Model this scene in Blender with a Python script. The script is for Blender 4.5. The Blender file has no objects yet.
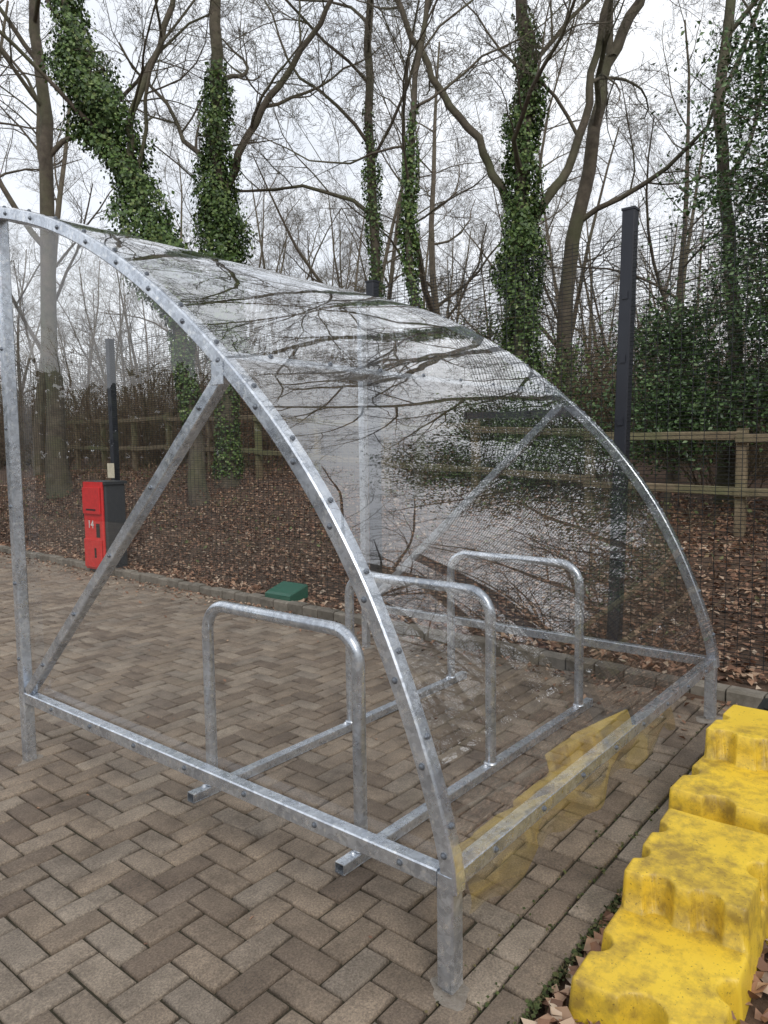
import bpy, math, random
import numpy as np
from mathutils import Vector, Matrix
random.seed(7); rng=np.random.default_rng(7)
scene=bpy.context.scene
scene.view_settings.view_transform='Standard'; scene.view_settings.look='None'; scene.view_settings.exposure=0

# ------------------------------------------------------------------ helpers
class MB:
    """mesh accumulator"""
    def __init__(s): s.v=[]; s.f=[]; s.n=0
    def add(s,v,f):
        v=np.asarray(v,float); s.v.append(v); s.f+= [tuple(int(i)+s.n for i in q) for q in f]; s.n+=len(v)
    def obj(s,name,mat,parent=None,smooth=False):
        me=bpy.data.meshes.new(name); me.from_pydata(np.concatenate(s.v).tolist(),[],s.f); me.update()
        if smooth: me.polygons.foreach_set('use_smooth',[True]*len(me.polygons))
        return link(name,me,mat,parent)
def link(name,me,mat,parent=None):
    o=bpy.data.objects.new(name,me); scene.collection.objects.link(o)
    if mat is not None: me.materials.append(mat)
    if parent: o.parent=parent
    return o
def empty(name):
    o=bpy.data.objects.new(name,None); o.empty_display_size=.2; scene.collection.objects.link(o); return o
def beam_box(mb,lo,hi,c):
    x0,y0,z0=lo; x1,y1,z1=hi
    if c<=0:
        v=[(x0,y0,z0),(x1,y0,z0),(x1,y1,z0),(x0,y1,z0),(x0,y0,z1),(x1,y0,z1),(x1,y1,z1),(x0,y1,z1)]
        mb.add(v,[(3,2,1,0),(4,5,6,7),(0,1,5,4),(1,2,6,5),(2,3,7,6),(3,0,4,7)]); return
    beam(mb,((x0+x1)/2,(y0+y1)/2,z0),((x0+x1)/2,(y0+y1)/2,z1),x1-x0,y1-y0,c,side=(1,0,0))
def prof(w,h,c):
    a=w/2;b=h/2
    return [(-a+c,-b),(a-c,-b),(a,-b+c),(a,b-c),(a-c,b),(-a+c,b),(-a,b-c),(-a,-b+c)]
def beam(mb,p,q,w,h,c=.004,side=None,caps=True):
    p=Vector(p);q=Vector(q);d=(q-p).normalized()
    s=Vector(side) if side is not None else (Vector((1,0,0)) if abs(d.x)<.9 else Vector((0,1,0)))
    s=(s-d*s.dot(d)).normalized(); t=d.cross(s)
    pr=prof(w,h,c); v=[]
    for e in (p,q):
        for a,b in pr: v.append(tuple(e+s*a+t*b))
    n=8; f=[(i,(i+1)%n,n+(i+1)%n,n+i) for i in range(n)]
    if caps: f+=[tuple(range(n-1,-1,-1)),tuple(range(n,2*n))]
    mb.add(v,f)
def tube(mb,pts,rad,sides=6,cap=False):
    pts=np.asarray(pts,float); n=len(pts); rad=np.broadcast_to(np.asarray(rad,float),(n,))
    T=np.gradient(pts,axis=0); T/=np.linalg.norm(T,axis=1)[:,None]+1e-9
    ref=np.array([0.31,.95,.05]) if abs(T[0][0])>.8 else np.array([1.,.07,.03])
    S=ref-T*(T@ref)[:,None]; S/=np.linalg.norm(S,axis=1)[:,None]+1e-9
    U=np.cross(T,S); a=np.arange(sides)*2*math.pi/sides
    v=pts[:,None,:]+rad[:,None,None]*(np.cos(a)[None,:,None]*S[:,None,:]+np.sin(a)[None,:,None]*U[:,None,:])
    f=[]
    b=mb.n
    for i in range(n-1):
        for j in range(sides):
            k=(j+1)%sides
            f.append((b+i*sides+j,b+i*sides+k,b+(i+1)*sides+k,b+(i+1)*sides+j))
    if cap:
        f.append(tuple(b+j for j in range(sides))[::-1]); f.append(tuple(b+(n-1)*sides+j for j in range(sides)))
    mb.v.append(v.reshape(-1,3)); mb.f+=f; mb.n+=n*sides
def npmesh(name,V,F,mat,parent=None,smooth=False):
    me=bpy.data.meshes.new(name); me.vertices.add(len(V)); me.vertices.foreach_set('co',np.asarray(V,np.float32).ravel())
    m=len(F); k=F.shape[1]
    me.loops.add(m*k); me.loops.foreach_set('vertex_index',np.asarray(F,np.int32).ravel())
    me.polygons.add(m); me.polygons.foreach_set('loop_start',np.arange(m,dtype=np.int32)*k)
    try: me.polygons.foreach_set('loop_total',np.full(m,k,np.int32))
    except Exception: pass
    if smooth: me.polygons.foreach_set('use_smooth',np.ones(m,bool))
    me.update(calc_edges=True); me.validate()
    return link(name,me,mat,parent)
def leafgeo(C,N,size,aspect=.6,fold=.25):
    n=len(C); N=N/(np.linalg.norm(N,axis=1)[:,None]+1e-9)
    r=rng.normal(size=(n,3)); T=r-N*np.sum(r*N,axis=1)[:,None]; T/=np.linalg.norm(T,axis=1)[:,None]+1e-9
    B=np.cross(N,T); s=np.broadcast_to(size,(n,))[:,None]
    f=rng.uniform(-fold,fold*1.6,(n,1))*s
    v0=C-T*s*.5; v1=C+B*s*aspect*.5+N*f; v2=C+T*s*.5+N*f*.4; v3=C-B*s*aspect*.5+N*f
    V=np.stack([v0,v1,v2,v3],1).reshape(-1,3)
    b=np.arange(n)[:,None]*4
    F=np.concatenate([b+np.array([[0,1,2]]),b+np.array([[0,2,3]])],1).reshape(-1,3)
    return V,F
# ------------------------------------------------------------------ materials
def newmat(name):
    m=bpy.data.materials.new(name); m.use_nodes=True; nt=m.node_tree
    return m,nt,nt.nodes['Principled BSDF']
def nd(nt,t,**k):
    n=nt.nodes.new(t)
    for a,b in k.items():
        if a in n.inputs: n.inputs[a].default_value=b
        else: setattr(n,a,b)
    return n
def ramp(nt,src,stops):
    r=nt.nodes.new('ShaderNodeValToRGB'); nt.links.new(src,r.inputs[0]); e=r.color_ramp.elements
    while len(e)<len(stops): e.new(.5)
    for x,(p,c) in zip(e,stops): x.position=p; x.color=(*c,1) if len(c)==3 else c
    return r.outputs[0]
def mix(nt,a,b,fac,mode='MIX'):
    m=nt.nodes.new('ShaderNodeMix'); m.data_type='RGBA'; m.blend_type=mode
    for s,v in ((0,fac),(6,a),(7,b)):
        if hasattr(v,'is_linked'): nt.links.new(v,m.inputs[s])
        else: m.inputs[s].default_value=v if s==0 else (*v,1)
    return m.outputs[2]
def noise(nt,scale,detail=4,rough=.6,coord=None):
    t=nd(nt,'ShaderNodeTexNoise'); t.inputs['Scale'].default_value=scale; t.inputs['Detail'].default_value=detail; t.inputs['Roughness'].default_value=rough
    if coord is None:
        g=nt.nodes.new('ShaderNodeNewGeometry'); coord=g.outputs['Position']
    nt.links.new(coord,t.inputs['Vector']); return t.outputs['Fac']
def bump(nt,bs,h,strength,dist):
    b=nd(nt,'ShaderNodeBump'); b.inputs['Strength'].default_value=strength; b.inputs['Distance'].default_value=dist
    nt.links.new(h,b.inputs['Height']); nt.links.new(b.outputs[0],bs.inputs['Normal'])
def island(nt):
    return nt.nodes.new('ShaderNodeNewGeometry').outputs['Random Per Island']
def leafmat(name,stops,rough=.6):
    m,nt,bs=newmat(name); c=ramp(nt,island(nt),stops)
    nt.links.new(c,bs.inputs['Base Color']); bs.inputs['Roughness'].default_value=rough
    return m
def galv(name,base,rough):
    m,nt,bs=newmat(name)
    vo=nd(nt,'ShaderNodeTexVoronoi'); vo.inputs['Scale'].default_value=70
    g=nt.nodes.new('ShaderNodeNewGeometry'); nt.links.new(g.outputs['Position'],vo.inputs['Vector'])
    sp=ramp(nt,vo.outputs['Color'],[(0,tuple(b*.75 for b in base)),(1,tuple(min(1,b*1.15) for b in base))])
    n1=ramp(nt,noise(nt,9,6,.7),[(.3,(.64,.66,.70)),(.7,(1.12,1.12,1.12))])
    c=mix(nt,sp,n1,1.0,'MULTIPLY')
    n2=ramp(nt,noise(nt,38,3,.6),[(.55,(0,0,0)),(.72,(1,1,1))])
    c2=mix(nt,c,(.86,.88,.89),n2)
    nt.links.new(c2,bs.inputs['Base Color'])
    bs.inputs['Metallic'].default_value=.8
    rr=ramp(nt,noise(nt,14,5,.7),[(.3,(rough-.1,)*3),(.7,(rough+.15,)*3)]); nt.links.new(rr,bs.inputs['Roughness'])
    bump(nt,bs,noise(nt,60,4,.6),.2,.003)
    return m
M_galv=galv('galvanised_steel',(.70,.74,.79),.27)
M_bolt,nt,bs=newmat('bolt_steel'); bs.inputs['Base Color'].default_value=(.20,.22,.25,1); bs.inputs['Metallic'].default_value=.6; bs.inputs['Roughness'].default_value=.45
def sheetmat(name,tint,f0,power,rough,dirt,bumpst):
    m=bpy.data.materials.new(name); m.use_nodes=True; nt=m.node_tree; nt.nodes.clear()
    out=nt.nodes.new('ShaderNodeOutputMaterial')
    tr=nd(nt,'ShaderNodeBsdfTransparent'); tr.inputs[0].default_value=(*tint,1)
    gl=nd(nt,'ShaderNodeBsdfGlossy'); gl.inputs['Color'].default_value=(1,1,1,1); gl.inputs['Roughness'].default_value=rough
    lw=nd(nt,'ShaderNodeLayerWeight'); lw.inputs['Blend'].default_value=.5
    pw=nd(nt,'ShaderNodeMath',operation='POWER'); nt.links.new(lw.outputs['Facing'],pw.inputs[0]); pw.inputs[1].default_value=power
    ma=nd(nt,'ShaderNodeMath',operation='MULTIPLY_ADD'); nt.links.new(pw.outputs[0],ma.inputs[0]); ma.inputs[1].default_value=1-f0; ma.inputs[2].default_value=f0
    ms=nt.nodes.new('ShaderNodeMixShader'); nt.links.new(ma.outputs[0],ms.inputs[0]); nt.links.new(tr.outputs[0],ms.inputs[1]); nt.links.new(gl.outputs[0],ms.inputs[2])
    df=nd(nt,'ShaderNodeBsdfDiffuse'); df.inputs[0].default_value=(*[min(1,t*.8) for t in tint],1)
    dn=ramp(nt,noise(nt,3.5,6,.7),[(.4,(dirt*.2,)*3),(.75,(dirt,)*3)])
    m2=nt.nodes.new('ShaderNodeMixShader'); nt.links.new(dn,m2.inputs[0]); nt.links.new(ms.outputs[0],m2.inputs[1]); nt.links.new(df.outputs[0],m2.inputs[2])
    b=nd(nt,'ShaderNodeBump'); b.inputs['Strength'].default_value=bumpst; b.inputs['Distance'].default_value=.03
    nt.links.new(noise(nt,1.6,1,.4),b.inputs['Height']); nt.links.new(b.outputs[0],gl.inputs['Normal'])
    nt.links.new(m2.outputs[0],out.inputs[0]); return m
M_roof=sheetmat('clear_polycarbonate_roof',(.97,.976,.98),.12,2.4,.003,.008,.10)
M_sheet=sheetmat('clear_polycarbonate',(.975,.98,.983),.045,4.2,.003,.005,.05)
M_film=sheetmat('yellow_film',(.96,.88,.62),.08,3.6,.10,.10,.9)  # yellow of the barrier blocks' reflection is put into the tint
M_pave,nt,bs=newmat('concrete_block')
c=ramp(nt,island(nt),[(0,(.185,.140,.105)),(.25,(.255,.200,.150)),(.5,(.31,.245,.185)),(.7,(.275,.23,.185)),(.88,(.36,.295,.23)),(1,(.235,.185,.145))])
c=mix(nt,c,ramp(nt,noise(nt,3.2,7,.75),[(.32,(.48,.46,.44)),(.55,(.97,.96,.94)),(.72,(1.28,1.27,1.23))]),1.0,'MULTIPLY')
c=mix(nt,c,ramp(nt,noise(nt,150,3,.75),[(.3,(.42,.42,.42)),(.55,(1,1,1)),(.8,(1.7,1.7,1.65))]),.9,'MULTIPLY')
c=mix(nt,c,(.10,.095,.055),ramp(nt,noise(nt,1.1,7,.75),[(.56,(0,0,0)),(.8,(.45,.45,.45))]))
nt.links.new(c,bs.inputs['Base Color']); bs.inputs['Roughness'].default_value=.7
bump(nt,bs,noise(nt,230,3,.7),.9,.005)
def soilmat(name,a,b,scale=8):
    m,nt,bs=newmat(name)
    c=ramp(nt,noise(nt,scale,8,.75),[(.3,a),(.7,b)])
    nt.links.new(c,bs.inputs['Base Color']); bs.inputs['Roughness'].default_value=.95
    bump(nt,bs,noise(nt,scale*5,5,.7),.8,.02); return m
M_joint=soilmat('joint_sand',(.026,.028,.014),(.085,.07,.043),30)
M_soil=soilmat('leafy_soil',(.045,.03,.02),(.16,.095,.06),9)
M_asph=soilmat('asphalt',(.04,.04,.04),(.06,.06,.062),40)
M_mortar=soilmat('mortar',(.24,.20,.16),(.42,.38,.33),28)
M_kerb,nt,bs=newmat('kerb_concrete')
c=ramp(nt,island(nt),[(0,(.17,.15,.125)),(1,(.28,.25,.21))])
c=mix(nt,c,ramp(nt,noise(nt,12,6,.7),[(.3,(.5,.5,.46)),(.7,(1.1,1.1,1.1))]),1.,'MULTIPLY')
nt.links.new(c,bs.inputs['Base Color']); bs.inputs['Roughness'].default_value=.9; bump(nt,bs,noise(nt,90,4,.7),.6,.005)
def barkmat(name,a,b,g):
    m,nt,bs=newmat(name)
    c=ramp(nt,noise(nt,6,6,.7),[(.3,a),(.7,b)]); c=mix(nt,c,g,ramp(nt,noise(nt,1.1,4,.6),[(.45,(0,0,0)),(.7,(.8,.8,.8))]))
    nt.links.new(c,bs.inputs['Base Color']); bs.inputs['Roughness'].default_value=.9; bump(nt,bs,noise(nt,35,5,.7),.7,.02); return m
M_bark=barkmat('bark',(.065,.052,.04),(.17,.14,.105),(.11,.12,.06))
M_bark2=barkmat('bark_far',(.095,.078,.06),(.19,.155,.115),(.14,.13,.08))
M_stem=barkmat('stem',(.11,.075,.05),(.24,.17,.11),(.13,.13,.06))
M_ivy=leafmat('ivy_leaf',[(0,(.03,.06,.018)),(.5,(.08,.145,.035)),(.85,(.14,.22,.055)),(1,(.23,.28,.10))],.5)
M_holly=leafmat('holly_leaf',[(0,(.025,.055,.022)),(.5,(.07,.13,.042)),(.85,(.12,.20,.07)),(1,(.21,.30,.14))],.4)
M_litter=leafmat('dead_leaf',[(0,(.085,.045,.03)),(.3,(.20,.105,.065)),(.6,(.32,.175,.105)),(.85,(.42,.28,.185)),(1,(.52,.42,.32))],.7)
M_brown=leafmat('bramble_leaf',[(0,(.09,.045,.028)),(.5,(.22,.11,.06)),(.8,(.28,.18,.10)),(.9,(.12,.15,.05)),(1,(.18,.22,.08))],.7)
M_hedge=leafmat('hedge_leaf',[(0,(.02,.035,.015)),(.6,(.04,.06,.025)),(1,(.07,.09,.04))],.6)
M_post,nt,bs=newmat('anthracite_paint'); bs.inputs['Base Color'].default_value=(.018,.021,.030,1); bs.inputs['Roughness'].default_value=.42
nt.links.new(ramp(nt,noise(nt,7,4,.6),[(.3,(.38,)*3),(.7,(.6,)*3)]),bs.inputs['Roughness'])
M_wire,nt,bs=newmat('wire_paint'); bs.inputs['Base Color'].default_value=(.018,.021,.024,1); bs.inputs['Roughness'].default_value=.6
M_wood=barkmat('weathered_wood',(.15,.115,.07),(.28,.22,.14),(.16,.18,.08))
M_yel,nt,bs=newmat('yellow_plastic')
c=mix(nt,(.80,.56,.045),(.70,.46,.04),ramp(nt,noise(nt,3,5,.6),[(.35,(0,0,0)),(.75,(1,1,1))]))
dn=mix(nt,noise(nt,22,8,.7),noise(nt,2.2,4,.6),.6)
c=mix(nt,c,(.20,.13,.04),ramp(nt,dn,[(.51,(0,0,0)),(.63,(.75,.75,.75))]))
c=mix(nt,c,(.09,.06,.03),ramp(nt,noise(nt,110,3,.7),[(.62,(0,0,0)),(.69,(.7,.7,.7))]))
nt.links.new(c,bs.inputs['Base Color']); bs.inputs['Roughness'].default_value=.45; bump(nt,bs,noise(nt,18,4,.5),.15,.006)
def plain(name,c,r=.5):
    m,nt,bs=newmat(name); k=ramp(nt,noise(nt,18,5,.7),[(.3,tuple(x*.75 for x in c)),(.7,c)]); nt.links.new(k,bs.inputs['Base Color']); bs.inputs['Roughness'].default_value=r; return m
M_red=plain('red_plastic',(.72,.03,.03),.4); M_dark=plain('dark_plastic',(.045,.05,.055),.5); M_green=plain('green_plastic',(.02,.12,.08),.45)
M_white=plain('white_print',(.75,.75,.72),.5); M_beige=plain('beige_plate',(.72,.66,.50),.6); M_black=plain('black_plastic',(.012,.012,.012),.5)

# ------------------------------------------------------------------ layout (X = along the shelter, Y = its depth)
L=2.49; D=2.42; RZ=.315
KX=lambda y:2.80+.047*y
FX=lambda y:3.35+.035*y
def terrain(x,y):
    x=np.asarray(x,float); y=np.asarray(y,float)
    t=np.clip((x-KX(y)-.35)/4.6,0,1); s=t*t*(3-2*t)
    bed=.045+s*(.42+.05*np.clip(y-2,0,10))+np.clip(x-8,0,25)*.035
    bed=bed+.03*np.sin(x*3.1+y*1.7)*np.clip(x-3.2,0,1)
    low=np.where(y<-.24,.000+.010*np.sin(x*5+y*3),-.035)
    return np.where(x>KX(y)+.06,bed,low)
def axis(a,b,st,far):
    c=list(np.arange(a,b+1e-6,st)); s=st; x=b
    while x<far: s*=1.35; x+=s; c.append(x)
    s=st; x=a; pre=[]
    while x>-far: s*=1.35; x-=s; pre.append(x)
    return np.array(pre[::-1]+c)
ax=axis(-3,12,.12,400); ay=axis(-3.04,14,.08,400)
XX,YY=np.meshgrid(ax,ay,indexing='ij'); ZZ=terrain(XX,YY)
V=np.stack([XX,YY,ZZ],-1).reshape(-1,3); ny=len(ay)
ii,jj=np.meshgrid(np.arange(len(ax)-1),np.arange(ny-1),indexing='ij'); b=(ii*ny+jj).ravel()
npmesh('ground',V,np.stack([b,b+ny,b+ny+1,b+1],1),M_soil,smooth=True)
mb=MB(); mb.add([(-7,-.205,-.014),(KX(-.2)+.02,-.205,-.014),(KX(18)+.02,18,-.014),(-7,18,-.014)],[(0,1,2,3)]); mb.obj('paving_bed',M_joint)
mb=MB(); mb.add([(-60,-60,.016),(-7,-60,.016),(-7,60,.016),(-60,60,.016)],[(0,1,2,3)]); mb.obj('car_park_asphalt',M_asph)
bricks=[]
g=.1
for ix in range(-70,36):
    for iy in range(0,172):
        c=(ix-iy)%4
        if c==0: bx=(ix*g,iy*g,(ix+2)*g,(iy+1)*g)
        elif c==3: bx=(ix*g,iy*g,(ix+1)*g,(iy+2)*g)
        elif c==2 and iy==0: bx=(ix*g,0,(ix+1)*g,g)
        else: continue
        lim=KX((bx[1]+bx[3])/2)-.13
        if bx[0]>=lim-.03: continue
        bricks.append((bx[0],bx[1],min(bx[2],lim),bx[3]))
for i in range(-70,28):
    for r in range(2):
        if i%2==r%2: bricks.append((i*g,-.1-.1*r,(i+2)*g,-.1*r))
y=0
while y<17:
    k=KX(y)-.125; bricks.append((k,y,k+.12,y+.2)); y+=.2
B=np.array(bricks); n=len(B); j=.004+rng.uniform(0,.0018,(n,1)); ch=.007
z=rng.normal(0,.0018,n); tx=rng.normal(0,.010,n); ty=rng.normal(0,.010,n)
x0=B[:,0]+j[:,0];y0=B[:,1]+j[:,0];x1=B[:,2]-j[:,0];y1=B[:,3]-j[:,0]
def ring(i,zz):
    P=[(x0+i,y0+i),(x1-i,y0+i),(x1-i,y1-i),(x0+i,y1-i)]; mx=(x0+x1)/2; my=(y0+y1)/2
    return np.stack([np.stack([p[0],p[1],z+zz+(p[0]-mx)*tx+(p[1]-my)*ty],-1) for p in P],1)
V=np.concatenate([ring(0,-.018),ring(0,-.0065),ring(ch*.45,-.0018),ring(ch,0)],1)
V[:,:,:2]+=rng.normal(0,.0008,(n,1,2))
F=[]
for a in range(3):
    for q in range(4):
        F.append([a*4+q,a*4+(q+1)%4,a*4+4+(q+1)%4,a*4+4+q])
F.append([12,13,14,15]); F=np.array(F)
npmesh('block_paving',V.reshape(-1,3),(np.arange(n)[:,None,None]*16+F[None]).reshape(-1,4),M_pave)
mb=MB(); y=-3.0
while y<17:
    k=KX(y)+.015+random.uniform(-.008,.008); h=.075+random.uniform(-.008,.010)
    beam(mb,(k+.055,y+.005,h/2-.02),(k+.055+.2*.047,y+.195,h/2-.02),.11,h+.04,.012,side=(1,0,0)); y+=.2
mb.obj('kerb',M_kerb)
# moss tufts and grit gathered in the border joints
n=4200; mx=rng.uniform(-1.8,2.75,n); my=-.205+rng.choice([0.,.103,.205],n,p=[.84,.10,.06])+rng.normal(0,.009,n)
C=np.stack([mx,my,rng.uniform(-.008,.004,n)],1); V,F=leafgeo(C,rng.normal(0,.6,(n,3))+[0,0,1],rng.uniform(.006,.018,n),.8)
npmesh('border_moss',V,F,leafmat('moss',[(0,(.03,.045,.012)),(.6,(.08,.10,.03)),(1,(.16,.12,.06))],.9))

# ------------------------------------------------------------------ bike shelter
SH=empty('bike_shelter')
arch=[(-.012,.29),(-.008,.356),(.029,.496),(.082,.649),(.155,.826),(.245,1.01),(.362,1.205),(.53,1.425),(.70,1.60),(.85,1.735),(1.06,1.905),(1.28,2.06),(1.523,2.205),(1.78,2.335),(2.09,2.455),(2.42,2.545),(2.56,2.575)]
def catmull(P,m=6):
    P=[np.array(p,float) for p in P]; P=[2*P[0]-P[1]]+P+[2*P[-1]-P[-2]]; o=[]
    for i in range(1,len(P)-2):
        for k in range(m):
            t=k/m; a,b,c,d=P[i-1:i+3]
            o.append(.5*((2*b)+(c-a)*t+(2*a-5*b+4*c-d)*t*t+(3*b-3*c+d-a)*t**3))
    o.append(P[-2]); return np.array(o)
A=catmull(arch,5)
for _ in range(10): A[1:-1]=.25*A[:-2]+.5*A[1:-1]+.25*A[2:]
TA=np.gradient(A,axis=0); TA/=np.linalg.norm(TA,axis=1)[:,None]; NA=np.stack([-TA[:,1],TA[:,0]],1)
S=np.concatenate([[0],np.cumsum(np.linalg.norm(np.diff(A,axis=0),axis=1))])
def arch_tube(mb,xc,w,h):
    pr=prof(w,h,.005); v=[]
    for p,nn in zip(A,NA):
        for a,b in pr: v.append((xc+a,p[0]+nn[0]*b,p[1]+nn[1]*b))
    n=len(A); f=[(i*8+k,i*8+(k+1)%8,(i+1)*8+(k+1)%8,(i+1)*8+k) for i in range(n-1) for k in range(8)]
    f+=[tuple(range(7,-1,-1)),tuple((n-1)*8+k for k in range(8))]; mb.add(v,f)
def bolt(mb,p,d,r=.0068,h=.008):
    p=np.array(p,float); d=np.array(d,float); d/=np.linalg.norm(d)
    tube(mb,[p-d*.004,p+d*.0012,p+d*.002,p+d*h*.8,p+d*h],[r*1.5,r*1.5,r,r*.95,r*.5],8,cap=True)
def archpt(s):
    return np.array([np.interp(s,S,A[:,0]),np.interp(s,S,A[:,1])]),np.array([np.interp(s,S,NA[:,0]),np.interp(s,S,NA[:,1])])
for nm,xc,sg in (('end_frame',0.0,-1),('end_frame_b',L,1)):
    mb=MB(); bo=MB()
    arch_tube(mb,xc,.05,.05)
    beam(mb,(xc,D,0.004),(xc,D,2.52),.05,.05,.005,side=(1,0,0))
    beam(mb,(xc,0,0.018),(xc,0,.335),.053,.053,.005,side=(1,0,0))
    beam(mb,(xc,0,.0),(xc,0,.022),.036,.036,.004,side=(1,0,0))
    beam(mb,(xc,.027,RZ),(xc,D-.026,RZ),.046,.05,.004,side=(1,0,0))
    beam(mb,(xc+.001,2.375,.345),(xc+.001,.865,1.715),.042,.048,.004,side=(1,0,0))
    beam(mb,(xc+sg*.0265,.845,1.712),(xc+sg*.0265,.905,1.712),.003,.075,.001,side=(1,0,0))
    s=.10
    while s<S[-1]:
        p,q=archpt(s); bolt(bo,(xc+sg*.025,p[0],p[1]),(sg,0,0))
        p2,q2=archpt(s+.07); p2=p2+q2*.030; bolt(bo,(xc,p2[0],p2[1]),(0,q2[0],q2[1]),.006,.006); s+=.235
    for yy in np.arange(.15,D,.33): bolt(bo,(xc+sg*.023,yy,RZ+.002),(sg,0,0))
    for k in range(5):
        t=(k+.6)/5; bolt(bo,(xc+sg*.0215,2.375-1.51*t,.345+1.37*t),(sg,0,0),.006)
    for zz in np.arange(.5,2.4,.36): bolt(bo,(xc+sg*.025,D,zz),(sg,0,0))
    mb.obj(nm,M_galv,SH); bo.obj(nm+'_bolts',M_bolt,SH)
mb=MB(); bo=MB()
beam(mb,(.028,0,RZ),(L-.028,0,RZ),.05,.05,.004,side=(0,1,0))
p,q=archpt(np.interp(.885,A[:,0],S)); p=p-q*.002
beam(mb,(.027,p[0],p[1]),(L-.027,p[0],p[1]),.042,.042,.004,side=(0,q[0],q[1]))
p3,q3=archpt(S[-1]-.10); beam(mb,(.027,p3[0],p3[1]),(L-.027,p3[0],p3[1]),.042,.042,.004,side=(0,q3[0],q3[1]))
for xx in np.arange(.2,L-.05,.3):
    bolt(bo,(xx,-.025,RZ),(0,-1,0)); pp=p+q*.030; bolt(bo,(xx,pp[0],pp[1]),(0,q[0],q[1]))
mb.obj('cross_rails',M_galv,SH); bo.obj('cross_rail_bolts',M_bolt,SH)
nx=24; off=.0285; xs=np.linspace(-.02,L+.02,nx); V=[]
keep=[i for i in range(len(A)) if A[i,1]>RZ+.022]; n=len(keep)
for x in xs:
    for i in keep:
        p,nn=A[i],NA[i]
        w=off+.0018*math.sin(x*3.1)*math.sin(S[i]*2.3)*(1 if .1<x<L-.1 else 0)
        V.append((x,p[0]+nn[0]*w,p[1]+nn[1]*w))
F=[(a*n+i,(a+1)*n+i,(a+1)*n+i+1,a*n+i+1) for a in range(nx-1) for i in range(n-1)]
mb=MB(); mb.add(V,F); mb.obj('roof_sheet',M_roof,SH,smooth=True)
for nm,xc in (('end_sheet',.031),('end_sheet_b',L-.031)):
    V=[];pts=[(p[0],p[1]) for p,nn in zip(A,NA) if p[1]>RZ and p[0]<=D+.02]
    for i,(yy,zz) in enumerate(pts):
        V+= [(xc,yy,RZ-.01),(xc,yy,zz)]
    F=[(2*i,2*i+2,2*i+3,2*i+1) for i in range(len(pts)-1)]
    mb=MB(); mb.add(V,F); mb.obj(nm,M_sheet,SH)
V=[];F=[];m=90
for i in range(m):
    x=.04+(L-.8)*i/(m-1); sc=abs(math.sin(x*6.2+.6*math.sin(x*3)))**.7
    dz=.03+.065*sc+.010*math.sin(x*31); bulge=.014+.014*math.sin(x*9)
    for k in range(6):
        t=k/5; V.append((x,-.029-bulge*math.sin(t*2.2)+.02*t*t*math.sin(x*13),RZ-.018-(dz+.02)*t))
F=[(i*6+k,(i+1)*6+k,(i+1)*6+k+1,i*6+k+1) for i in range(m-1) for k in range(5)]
mb=MB(); mb.add(V,F); mb.obj('reflection_tint_film',M_film,SH,smooth=True)  # scalloped film strip, tinted to show the barrier blocks' yellow reflection
for (px,py,r) in ((0,0,.058),(0,D,.06),(L,0,.07),(L,D,.06)):
    k=30; V=[(px,py,.006)]
    for i in range(k):
        a=i*2*math.pi/k; rr=r*(1+.18*math.sin(2*a+px)+.1*math.sin(5*a+py)+random.uniform(-.05,.05)); V.append((px+rr*math.cos(a),py+rr*math.sin(a),-.0005))
    mb=MB(); mb.add(V,[(0,1+i,1+(i+1)%k) for i in range(k)]); mb.obj('post_mortar',M_mortar,SH,smooth=True)
# ------------------------------------------------------------------ cycle rack
CR=empty('cycle_rack')
Y1,Y2,HT,Rr=.598,1.44,.825,.115
for i,xc in enumerate((.325,1.22,2.16)):
    pts=[(xc,Y1,.035),(xc,Y1,.3),(xc,Y1,.55)]
    for k in range(9):
        a=k/8*math.pi/2; pts.append((xc,Y1+Rr-Rr*math.cos(a),HT-Rr+Rr*math.sin(a)))
    for k in range(9):
        a=math.pi/2-k/8*math.pi/2; pts.append((xc,Y2-Rr+Rr*math.cos(a),HT-Rr+Rr*math.sin(a)))
    pts+=[(xc,Y2,.55),(xc,Y2,.3),(xc,Y2,.035)]
    mb=MB(); tube(mb,pts,.0242,20); mb.obj('hoop_%d'%(i+1),M_galv,CR,smooth=True)
    mb=MB()
    for yy in (Y1,Y2):
        tube(mb,[(xc,yy,.044),(xc,yy,.048),(xc,yy,.053)],[.033,.032,.025],16)
        bolt(mb,(xc-.045,yy,.044),(0,0,1),.008,.01)
    mb.obj('hoop_collar_%d'%(i+1),M_galv,CR,smooth=True)
for i,yy in enumerate((Y1,Y2)):
    mb=MB(); c0=.21; c1=2.31
    for dy,dz,w,h in ((0,.0405,.042,.003),(0,.0045,.042,.003),(-.0195,.0225,.003,.0328),(.0195,.0225,.003,.0328)):
        beam(mb,(c0,yy+dy,dz),(c1,yy+dy,dz),w,h,.0007,side=(0,1,0))
    mb.obj('base_rail_%d'%(i+1),M_galv,CR)

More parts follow.
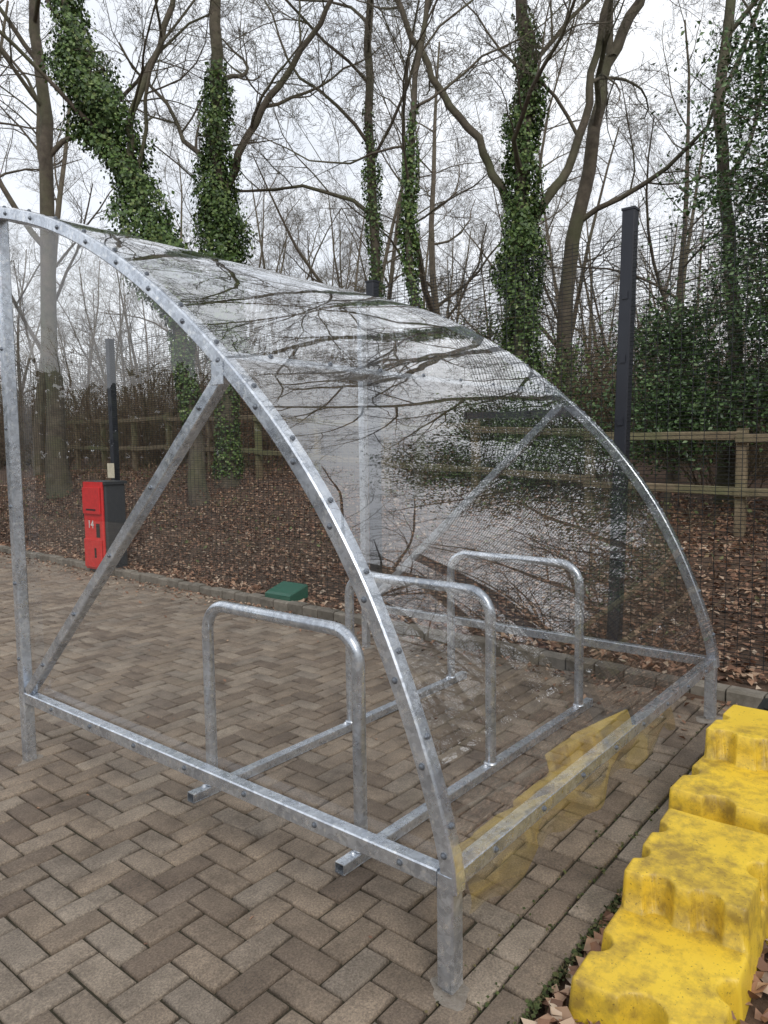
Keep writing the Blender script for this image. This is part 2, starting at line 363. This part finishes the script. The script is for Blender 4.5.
# ------------------------------------------------------------------ yellow plastic barrier blocks
def barrier(x,y,rot,tiers):
    """moulded block: stacked tiers with scalloped interlocking notches"""
    xa=min(t[0] for t in tiers)-.012; xb=max(t[1] for t in tiers)+.012; ya=min(t[2] for t in tiers)-.012; yb=max(t[3] for t in tiers)+.012
    st=.004; gx=np.arange(xa,xb,st); gy=np.arange(ya,yb,st); X,Y=np.meshgrid(gx,gy,indexing='ij'); H=np.zeros_like(X)
    for (x0,x1,y0,y1,h1,nn) in tiers:
        rc=.022; cx,cy=(x0+x1)/2,(y0+y1)/2; qx=np.abs(X-cx)-(x1-x0)/2+rc; qy=np.abs(Y-cy)-(y1-y0)/2+rc
        sd=np.hypot(np.maximum(qx,0),np.maximum(qy,0))+np.minimum(np.maximum(qx,qy),0)-rc
        for (a,b,r) in nn:
            c=r-np.hypot(X-a,Y-b); k=.008; h=np.clip(.5+.5*(sd-(c))/k,0,1); sd=c*(1-h)+sd*h+k*h*(1-h)
        d=-sd                                 # steep drafted wall, then small rounded shoulder
        wall=np.clip(d/.009,0,1); t=np.clip((d-.009)/.010,0,1); hh=(h1-.012)*wall+.012*np.sqrt(1-(1-t)**2)
        H=np.maximum(H,np.where(d>0,hh,0))
    H+=np.where(H>.03,.0012*np.sin(X*37)*np.sin(Y*29),0)
    ny_=len(gy); V=np.stack([X,Y,H],-1).reshape(-1,3); ii,jj=np.meshgrid(np.arange(len(gx)-1),np.arange(ny_-1),indexing='ij'); b=(ii*ny_+jj).ravel()
    F=np.stack([b,b+ny_,b+ny_+1,b+1],1); F=F[(V[F][:,:,2].max(1)>.0005)]
    o=npmesh('yellow_barrier_block',V,F,M_yel,None,smooth=True); o.location=(x,y,0.0); o.rotation_euler=(0,0,math.radians(rot)); return o
T1=[(0,.86,-.37,0,.11,[(.19,.0,.04),(0,-.19,.05),(.2,-.37,.04)]),
    (.36,.84,-.36,-.01,.225,[(.36,-.12,.035),(.36,-.25,.035),(.50,-.01,.035),(.68,-.01,.035),(.6,-.36,.04)])]
T2=[(0,.74,-.37,0,.235,[(0,-.18,.045),(.20,.0,.04),(.3,-.37,.04)]),
    (.34,.72,-.35,-.015,.355,[(.34,-.10,.03),(.34,-.25,.035),(.52,-.015,.035),(.6,-.35,.04)])]
barrier(.10,-.285,2,T1); barrier(1.05,-.225,-2.5,T2)
mb=MB(); beam(mb,(1.88,-.42,.0),(1.86,-.44,.33),.22,.16,.02,side=(1,0,0)); beam(mb,(1.86,-.44,.325),(1.86,-.44,.35),.14,.10,.01,side=(1,0,0)); mb.obj('black_rubber_block',M_black)

# ------------------------------------------------------------------ red cabinet, green box, plate
RC=empty('red_fire_point_cabinet'); RC.location=(.0,-.30,0)
mb=MB(); beam_box(mb,(3.14,7.42,0.0),(3.42,7.88,1.10),.02); mb.obj('body',M_dark,RC)
mb=MB(); beam_box(mb,(3.10,7.43,.05),(3.137,7.87,1.13),.012)
beam_box(mb,(3.075,7.45,.74),(3.098,7.85,1.06),.01); beam_box(mb,(3.075,7.45,.08),(3.098,7.85,.42),.01); mb.obj('front_panel',M_red,RC)
mb=MB(); beam_box(mb,(3.095,7.50,.45),(3.0985,7.58,.62),0); beam_box(mb,(3.071,7.54,.78),(3.0735,7.76,.80),0); beam_box(mb,(3.071,7.56,.20),(3.0735,7.60,.32),0); mb.obj('slots',M_black,RC)
mb=MB(); beam_box(mb,(3.12,7.40,1.10),(3.44,7.90,1.135),.01); mb.obj('lid',M_dark,RC)
tc=bpy.data.curves.new('number','FONT'); tc.body='14'; tc.size=.14; tc.extrude=.002
to=bpy.data.objects.new('number',tc); scene.collection.objects.link(to); to.location=(3.094,7.77,.56); to.rotation_euler=(math.radians(90),0,math.radians(-90)); tc.materials.append(M_white); to.parent=RC
mb=MB()
def wedge(mb,x0,x1,y0,y1,z0,h0,h1):
    c=.012
    V=[(x0,y0,z0),(x1,y0,z0),(x1,y1,z0),(x0,y1,z0),(x0,y0,z0+h0),(x1,y0,z0+h1),(x1,y1,z0+h1),(x0,y1,z0+h0),
       (x0+c*2,y0+c,z0+h0+c*1.6),(x1-c,y0+c,z0+h1+c),(x1-c,y1-c,z0+h1+c),(x0+c*2,y1-c,z0+h0+c*1.6)]
    mb.add(V,[(3,2,1,0),(0,1,5,4),(1,2,6,5),(2,3,7,6),(3,0,4,7),(4,5,9,8),(5,6,10,9),(6,7,11,10),(7,4,8,11),(8,9,10,11)])
wedge(mb,3.06,3.30,3.84,4.18,.05,.07,.14); beam_box(mb,(3.05,3.83,.03),(3.31,4.19,.06),.004); mb.obj('green_bait_box',M_green)
mb=MB(); beam_box(mb,(3.556,7.60,1.16),(3.562,7.76,1.35),0.001); mb.obj('notice_plate',M_beige)

# ------------------------------------------------------------------ mesh fence
FE=empty('mesh_security_fence')
mb=MB()
for py in (-5.5,-3.4,-1.30,.88,3.12,7.676,12.2,16.5):
    px=FX(py); zb=float(terrain(px,py)); tilt=-.075 if py==.88 else 0; tp=3.03 if py==.88 else 2.93
    beam(mb,(px,py,zb-.1),(px,py+tilt,tp),.085,.085,.006,side=(1,0,0)); beam_box(mb,(px-.047,py+tilt-.047,tp),(px+.047,py+tilt+.047,tp+.015),.003)
    for zz in np.arange(.35,2.8,.42): beam_box(mb,(px-.050,py-.02+tilt*zz/3,zz),(px-.040,py+.02+tilt*zz/3,zz+.05),.001)
mb.obj('posts',M_post,FE)
V=[];F=[]
def thin(p,q,w):
    p=np.array(p);q=np.array(q);d=q-p;d/=np.linalg.norm(d);s=np.cross(d,[1,0,0.]);s/=np.linalg.norm(s); t=np.cross(d,s); b=len(V)
    for e in (p,q):
        for k in range(3):
            a=k*2*math.pi/3; V.append(e+w*(math.cos(a)*s+math.sin(a)*t))
    for k in range(3): F.append((b+k,b+(k+1)%3,b+3+(k+1)%3,b+3+k))
ya,yb=-5.5,16.5; o=.03
for i,zz in enumerate(np.arange(.06,2.88,.0254)): thin((FX(ya)-o,ya,zz),(FX(yb)-o,yb,zz),.0021 if i%2 else .0028)
for yy in np.arange(ya,yb,.0762): thin((FX(yy)-o-.004,yy,.03),(FX(yy)-o-.004,yy,2.89),.0025)
npmesh('weld_mesh',np.array(V),np.array(F),M_wire,FE)
# ------------------------------------------------------------------ timber post and rail fence
TF=empty('timber_rail_fence'); mb=MB(); px0=None
TX=lambda y:7.3+.12*y
for i,yy in enumerate(np.arange(-6.6,22,1.9)):
    x=TX(yy); z=float(terrain(x,yy)); hh0=1.2+.018*max(0,yy); beam(mb,(x,yy,z-.2),(x+random.uniform(-.02,.02),yy,z+hh0),.12,.11,.012,side=(1,0,0))
    if i:
        for hh in (.5,1.08):
            hk=hh*(hh0/1.2); beam(mb,(px0[0]-.07,px0[1]-.05,px0[2]+hk+random.uniform(-.02,.02)),(x-.07,yy+.05,z+hk+random.uniform(-.02,.02)),.04,.10,.008,side=(1,0,0))
    px0=(x,yy,z)
mb.obj('posts_and_rails',M_wood,TF)

# ------------------------------------------------------------------ trees
def branch_path(p,d,length,n,wob,up):
    pts=[p]; d=d/np.linalg.norm(d)
    for i in range(n):
        d=d+rng.normal(0,wob,3); d[2]+=up; d/=np.linalg.norm(d); pts.append(pts[-1]+d*length/n)
    return np.array(pts)
def sprout(mb,pts,rad,level,cfg):
    if level>=len(cfg): return
    cnt,lenf,rf,n,sides,start=cfg[level]
    seg=np.linalg.norm(np.diff(pts,axis=0),axis=1); tot=seg.sum(); cs=np.concatenate([[0],np.cumsum(seg)])
    cnt=max(1,int(round(cnt*rng.uniform(.75,1.25))))
    for k in range(cnt):
        t=start+(1-start)*((k+rng.uniform(.1,.9))/cnt); s=t*tot
        p=np.array([np.interp(s,cs,pts[:,i]) for i in range(3)]); r=np.interp(s,cs,rad)
        i=min(int(np.searchsorted(cs,s)),len(pts)-1); i=max(i,1); T=pts[i]-pts[i-1]; T/=np.linalg.norm(T)+1e-9
        q=rng.normal(size=3); q-=T*(q@T); q/=np.linalg.norm(q)+1e-9
        ang=math.radians(rng.uniform(28,68)); d=T*math.cos(ang)+q*math.sin(ang)
        if level==0: d[2]=abs(d[2])*.8+.15
        ln=tot*lenf*rng.uniform(.6,1.25)*(1.15-.55*t)
        r0=max(min(r*rf*rng.uniform(.7,1.1),r*.85),.0030); r1=max(r0*.3,.0020)
        cp=branch_path(p,d,ln,n,.18 if level<2 else .22,.035)
        cr=np.linspace(r0,r1,len(cp)); tube(mb,cp,cr,sides); sprout(mb,cp,cr,level+1,cfg)
CFG_H=[(10,.42,.50,9,7,.34),(7,.5,.55,6,5,.2),(6,.5,.6,5,4,.15),(5,.5,.65,4,3,.15),(4,.55,.7,3,3,.2)]
CFG_F=[(10,.38,.5,6,5,.26),(7,.5,.55,5,4,.2),(7,.5,.62,4,3,.15),(6,.5,.72,3,3,.15)]
ROT=-.8882
def smoothpath(P,m=5):
    P3=[(a,random.uniform(-.12,.12) if 0<i else 0,b) for i,(a,b) in enumerate(P)]; P3=[np.array(p) for p in P3]
    P3=[2*P3[0]-P3[1]]+P3+[2*P3[-1]-P3[-2]]; o=[]
    for i in range(1,len(P3)-2):
        for k in range(m):
            t=k/m; a,b,c,d=P3[i-1:i+3]; o.append(.5*((2*b)+(c-a)*t+(2*a-5*b+4*c-d)*t*t+(3*b-3*c+d-a)*t**3))
    o.append(P3[-2]); return np.array(o)
def hero(name,loc,paths,cfg,ivy=None,start=.34):
    E=empty(name); mb=MB()
    main=[]
    for P,r0,r1 in paths:
        pts=smoothpath(P); pts[1:]+=rng.normal(0,.025,(len(pts)-1,3)); rad=np.linspace(r0,r1,len(pts))
        if P[0][1]<=0.01: rad[:3]*=np.array([1.5,1.2,1.07])
        tube(mb,pts,rad,12); main.append((pts,rad))
        c=list(cfg); c[0]=(c[0][0] if len(paths)==1 else max(4,int(c[0][0]*.6)),)+c[0][1:5]+(start if P[0][1]<=.01 else .15,)
        sprout(mb,pts,rad,0,c)
    mb.obj('trunk_and_limbs',M_bark,E,smooth=True)
    if ivy:
        Vs=[]
        for (idx,h0,h1,thick,cnt,size) in ivy:
            pts,rad=main[idx]; zz=h0+(h1-h0)*rng.uniform(0,1,cnt); ph=rng.uniform(0,6.28,4); a=rng.uniform(0,2*math.pi,cnt)
            dens=.5+.25*np.sin(zz*2.3+ph[0]+np.sin(a+ph[1]))+.25*np.sin(zz*5.1+2*a+ph[2])
            top=np.clip((h1-zz)/(.30*(h1-h0)),0,1)*np.clip((zz-h0)/(.08*(h1-h0))+.15,0,1)
            keep=rng.uniform(0,1,cnt)<(.1+.9*dens)*(.12+.88*top); zz=zz[keep];a=a[keep];dens=dens[keep];fall=.25+.75*top[keep]
            px=np.interp(zz,pts[:,2],pts[:,0]);py=np.interp(zz,pts[:,2],pts[:,1]);rr=np.interp(zz,pts[:,2],rad)
            R=rr+.01+thick*dens*fall*rng.uniform(0,1,len(zz))**.9*1.7+thick*.8*np.abs(rng.normal(0,.45,len(zz)))*fall
            C=np.stack([px+R*np.cos(a),py+R*np.sin(a),zz],1)
            N=np.stack([np.cos(a),np.sin(a),rng.uniform(-.2,.9,len(a))],1)+rng.normal(0,.5,(len(a),3))
            Vs.append((C,N,size*rng.uniform(.5,1.3,len(a))))
        C=np.concatenate([v[0] for v in Vs]);N=np.concatenate([v[1] for v in Vs]);s=np.concatenate([v[2] for v in Vs])
        V,F=leafgeo(C,N,s,.85); npmesh('ivy',V,F,M_ivy,E)
    E.location=(*loc,float(terrain(*loc))-.05); E.rotation_euler=(0,0,ROT); return E
hero('ivy_clad_tree',(9.21,4.78),[
  ([(0,0),(.03,2),(-.02,4),(0,5.2),(.12,7.0),(-.08,8.8),(.2,11),(.1,14)],.17,.05),
  ([(-.05,4.6),(-.5,5.5),(-1.1,6.4),(-1.6,7.2),(-2.1,8.3),(-2.6,10),(-2.8,12)],.075,.025),
  ([(.05,4.4),(.65,5.2),(1.05,6.3),(1.3,7.7),(1.8,9.6),(2.1,12)],.085,.03)],CFG_H,
  ivy=[(0,.2,7.8,.16,38000,.062)])
hero('ivy_clad_tree',(6.48,9.73),[
  ([(0,0),(-.2,2.4),(-.6,4.6),(-1.3,6.3),(-1.9,8.0),(-2.4,10),(-2.7,13)],.14,.05),
  ([(-1.0,5.6),(-.9,6.8),(-.3,8.2),(.1,10),(.2,12)],.07,.03)],CFG_H,
  ivy=[(0,3.2,9.6,.33,46000,.07),(0,1.4,3.6,.06,4000,.06)])
hero('ivy_clad_tree',(7.43,10.14),[
  ([(0,0),(.1,3),(-.05,6),(.1,8.5),(0,11),(.2,14.5)],.17,.06),
  ([(.05,5.4),(.7,6.8),(1.5,7.8),(2.2,9.0),(2.6,11)],.08,.03)],CFG_H,
  ivy=[(0,2.3,7.8,.22,30000,.068),(0,.2,2.6,.05,4000,.06)])
hero('bare_tree',(10.0,8.54),[([(0,0),(.05,4),(-.05,8),(.1,11),(0,14.5)],.12,.04)],CFG_H,ivy=[(0,3,7.6,.06,5000,.06)])
hero('bare_tree',(7.33,5.50),[([(0,0),(.05,2.5),(-.1,4.2),(0,6.0),(.25,8.0),(.1,11)],.07,.025)],CFG_H,ivy=[(0,2.6,6.0,.06,5000,.055)])
hero('bare_tree',(10.61,4.64),[
  ([(0,0),(.0,3.5),(.35,5.6),(.7,7.4),(1.35,8.7),(1.7,10.4),(1.9,13)],.15,.05),
  ([(.75,7.5),(.7,9),(.9,11),(.8,13)],.08,.03)],CFG_H)
hero('bare_tree',(6.37,14.6),[([(0,0),(-.1,4),(.1,8),(-.1,11),(0,15)],.2,.06)],CFG_H)
hero('bare_tree',(10.4,1.9),[([(0,0),(.1,3),(-.2,6),(.1,9),(0,14)],.12,.04)],CFG_H)
protos=[]
for k in range(4):
    mb=MB(); H=13+k; pts=branch_path(np.array([0,0,0.]),np.array([rng.normal(0,.05),rng.normal(0,.05),1.]),H,9,.05,.03); rad=np.linspace(.15,.03,len(pts))
    tube(mb,pts,rad,7); sprout(mb,pts,rad,0,CFG_F)
    if k%2:
        p2=branch_path(pts[3],np.array([rng.normal(0,.4),rng.normal(0,.4),.9]),H*.6,7,.08,.03); r2=np.linspace(.1,.02,len(p2)); tube(mb,p2,r2,6); sprout(mb,p2,r2,0,CFG_F)
    me=bpy.data.meshes.new('woodland_tree'); me.from_pydata(np.concatenate(mb.v).tolist(),[],mb.f); me.materials.append(M_bark2); protos.append(me)
W=empty('distant_woodland')
placed=[]
def put(x,y,s,me):
    o=bpy.data.objects.new('woodland_tree_part',me); scene.collection.objects.link(o); o.parent=W; o.location=(x,y,float(terrain(x,y))-.1); o.rotation_euler=(rng.normal(0,.03),rng.normal(0,.03),rng.uniform(0,6.28)); o.scale=(s,s,s*rng.uniform(.85,1.15))
k=0
for i in range(600):
    x=rng.uniform(12.5,44); y=rng.uniform(-18,46)
    if any((x-a)**2+(y-b)**2<8 for a,b in placed): continue
    placed.append((x,y)); put(x,y,rng.uniform(.5,.85),protos[i%4]); k+=1
    if k>=140: break
for x,y in ((5.5,18),(8,19),(5.8,23),(9,24),(7.5,-4.5),(6.2,-8),(9.5,-9),(-30,-14),(-31,-6),(-33,4),(-32,12),(-16,-24),(-6,-22),(2,-19),(-12,-25),(-34,20),(-20,40),(-12,41),(-4,39)):
    put(x,y,rng.uniform(.8,1.05),protos[int(abs(x*3))%4])
# unseen hedge added behind the camera, blocks sky reflected in the near end sheet
HG=empty('sky_block_hedge'); t=rng.uniform(0,1,42000)
hp=np.array([(4.,36.),(-30.,34.),(-30.,-12.),(-12.,-20.),(6.,-17.)]); sl=np.concatenate([[0],np.cumsum(np.linalg.norm(np.diff(hp,axis=0),axis=1))]); u=t*sl[-1]
cx=np.interp(u,sl,hp[:,0]); cy=np.interp(u,sl,hp[:,1]); top=5.2+.9*np.sin(u*.5)+.6*np.sin(u*1.7)
hz=rng.uniform(0,1,len(u))**.7*top; C=np.stack([cx+rng.normal(0,.9,len(u)),cy+rng.normal(0,.9,len(u)),hz],1)
V,F=leafgeo(C,rng.normal(size=(len(C),3)),rng.uniform(.3,.7,len(C)),.7); npmesh('leaves',V,F,M_hedge,HG)
US=empty('woodland_scrub'); sp=[]
for k in range(3):
    mb=MB()
    for i in range(34):
        a=rng.uniform(0,6.28); r=rng.uniform(0,.9); p=np.array([r*math.cos(a),r*math.sin(a),0.]); d=np.array([math.cos(a)*.45,math.sin(a)*.45,1.])+rng.normal(0,.2,3)
        cp=branch_path(p,d,rng.uniform(1.8,4.2),7,.12,.0); cr=np.linspace(.014,.004,len(cp)); tube(mb,cp,cr,4); sprout(mb,cp,cr,0,[(7,.4,.6,4,3,.2),(5,.5,.7,3,3,.1)])
    me=bpy.data.meshes.new('scrub'); me.from_pydata(np.concatenate(mb.v).tolist(),[],mb.f); me.materials.append(M_stem); sp.append(me)
for i in range(190):
    x=rng.uniform(9.5,32); y=rng.uniform(-12,36)
    o=bpy.data.objects.new('scrub_part',sp[i%3]); scene.collection.objects.link(o); o.parent=US; o.location=(x,y,float(terrain(x,y))-.05); o.rotation_euler=(0,0,rng.uniform(0,6.28)); s=rng.uniform(.7,1.25); o.scale=(s*1.2,s*1.2,s)
BR=empty('bramble_thicket'); mb=MB(); LC=[]
for i in range(760):
    x=rng.uniform(4.3,9.8); y=rng.uniform(-5,18); z=float(terrain(x,y)); a=rng.uniform(0,6.28)
    ln=rng.uniform(.4,1.4); d=np.array([math.cos(a)*.7,math.sin(a)*.7,1.0])
    pts=[np.array([x,y,z])]
    for q in range(7): d=d+np.array([0,0,-.26])+rng.normal(0,.12,3); pts.append(pts[-1]+d/np.linalg.norm(d)*ln/7)
    pts=np.array(pts); tube(mb,pts,np.linspace(.006,.002,8),3)
    m=rng.integers(4,20); t=rng.uniform(0,7,m); LC.append(np.stack([np.interp(t,np.arange(8),pts[:,c]) for c in range(3)],1)+rng.normal(0,.05,(m,3)))
mb.obj('stems',M_stem,BR)
C=np.concatenate(LC); V,F=leafgeo(C,rng.normal(size=(len(C),3))+[0,0,.6],rng.uniform(.03,.08,len(C)),.6); npmesh('leaves',V,F,M_brown,BR)
def evergreen(name,loc,H,R,nclump,per,mat,stemr=.1,base=.3,size=.08,taper=.75):
    E=empty(name); mb=MB(); z0=float(terrain(*loc))
    pts=branch_path(np.array([0,0,0.]),np.array([0,0,1.]),H,8,.05,.03); rad=np.linspace(stemr,.015,9); tube(mb,pts,rad,8)
    Cs=[]
    for k in range(nclump):
        t=rng.uniform(0,1)**1.15; zc=base+t*(H-base); rmax=R*(1-t*taper)*(.75+.35*math.sin(t*9+k%5)); a=rng.uniform(0,6.28); rr=rmax*math.sqrt(rng.uniform(.08,1))
        c=np.array([rr*math.cos(a),rr*math.sin(a),zc]); b=np.array([np.interp(zc-.3*rr,pts[:,2],pts[:,i]) for i in range(3)])
        mid=(b+c)/2+[0,0,.08*rr]; tube(mb,[b,mid,c],[.012+.01*(1-t),.01,.004],3)
        dv=(c-b)/(np.linalg.norm(c-b)+1e-6); m=int(per*rng.uniform(.3,1.5)*(1.25-.7*t))
        P=c+rng.normal(0,1,(m,3))*np.array([.2,.2,.10])*rng.uniform(.7,1.3)+dv*rng.normal(0,.2,(m,1)); P[:,2]-=.12*np.abs(rng.normal(0,1,m))
        Cs.append(P)
    mb.obj('stems',M_bark,E); C=np.concatenate(Cs); V,F=leafgeo(C,rng.normal(size=(len(C),3))*.7+[0,0,.6],rng.uniform(.6,1.3,len(C))*size,.55)
    npmesh('leaves',V,F,mat,E); E.location=(*loc,z0); return E
evergreen('holly_tree',(9.3,.95),6.6,2.0,400,90,M_holly,.10,1.3,.07,.6)
evergreen('holly_tree',(9.8,-1.0),8.2,2.4,430,90,M_holly,.12,1.2,.075,.5)
evergreen('holly_bush',(8.9,2.3),2.9,1.1,130,100,M_holly,.05,.9,.065)
evergreen('laurel_bush',(9.0,4.0),2.5,.9,60,60,M_ivy,.05,.5,.065)
evergreen('laurel_bush',(9.9,7.3),3.0,1.3,90,50,M_brown,.05,.2,.07)
evergreen('laurel_bush',(9.6,12.6),2.4,1.1,60,50,M_brown,.05,.2,.07)
evergreen('laurel_bush',(10.3,5.9),3.3,1.2,80,70,M_ivy,.05,.2,.07)
def litter(name,C,size,flat=.35):
    N=rng.normal(0,flat,(len(C),3))+[0,0,1.]; V,F=leafgeo(C,N,size,.62,.3); return npmesh(name,V,F,M_litter)
n=60000; x=3.0+rng.beta(.9,1.6,n)*9; y=rng.uniform(-5,19,n); m=x>KX(y)+.09; x=x[m];y=y[m]
C=np.stack([x,y,terrain(x,y)+rng.uniform(.003,.035,len(x))],1)
n=11000; x2=rng.uniform(-1.6,2.9,n); y2=-.215-rng.beta(1,1.7,n)*3; C2=np.stack([x2,y2,terrain(x2,y2)+rng.uniform(.004,.03,len(x2))],1)
n=1300; y3=rng.uniform(-.2,15,n); x3=KX(y3)-.01-np.abs(rng.exponential(.14,n)); C3=np.stack([x3,y3,np.full(n,.008)],1)
n=110; x4=rng.uniform(-2,2.7,n); y4=rng.uniform(-.2,8,n); C4=np.stack([x4,y4,np.full(n,.008)],1)
C=np.concatenate([C,C2,C3,C4]); sz=rng.uniform(.035,.08,len(C)); sz[-1410:]*=.65; sz[-110:]*=.6
litter('leaf_litter',C,sz)

# ------------------------------------------------------------------ light
w=bpy.data.worlds.new('World'); scene.world=w; w.use_nodes=True; nt=w.node_tree; bg=nt.nodes['Background']
sky=nt.nodes.new('ShaderNodeTexSky'); sky.sky_type='NISHITA'; sky.sun_disc=False; sky.sun_elevation=math.radians(40); sky.sun_rotation=math.radians(215)
tc=nt.nodes.new('ShaderNodeTexCoord'); mp=nt.nodes.new('ShaderNodeMapping'); mp.inputs['Scale'].default_value=(1,1,2.2); nt.links.new(tc.outputs['Generated'],mp.inputs['Vector'])
nz=noise(nt,2.1,6,.6,mp.outputs['Vector']); cl=ramp(nt,nz,[(.3,(8.8,9.3,10.1)),(.5,(10.7,11.0,11.5)),(.7,(13.2,13.3,13.5))])
col=mix(nt,sky.outputs[0],cl,.9); nt.links.new(col,bg.inputs['Color']); bg.inputs['Strength'].default_value=.106
s=bpy.data.lights.new('sun','SUN'); s.energy=1.35; s.angle=math.radians(16); s.color=(1,.95,.88); so=bpy.data.objects.new('sun',s); scene.collection.objects.link(so)
so.rotation_euler=(math.radians(50),0,math.radians(-35))
# ------------------------------------------------------------------ camera
cam=bpy.data.cameras.new('camera'); co=bpy.data.objects.new('camera',cam); scene.collection.objects.link(co)
yaw=.8882; p=.0827; r=-.0129
f=Vector((math.sin(yaw)*math.cos(p),math.cos(yaw)*math.cos(p),-math.sin(p))); rt=Vector((math.cos(yaw),-math.sin(yaw),0)); up=rt.cross(f)
rt2=rt*math.cos(r)+up*math.sin(r); up2=-rt*math.sin(r)+up*math.cos(r)
Mx=Matrix((rt2,up2,-f)).transposed().to_4x4(); Mx.translation=Vector((-1.530,-1.035,1.45)); co.matrix_world=Mx
cam.lens=36*723.5/1024; cam.sensor_width=36; cam.sensor_fit='AUTO'; cam.clip_start=.05; cam.clip_end=1500
scene.camera=co
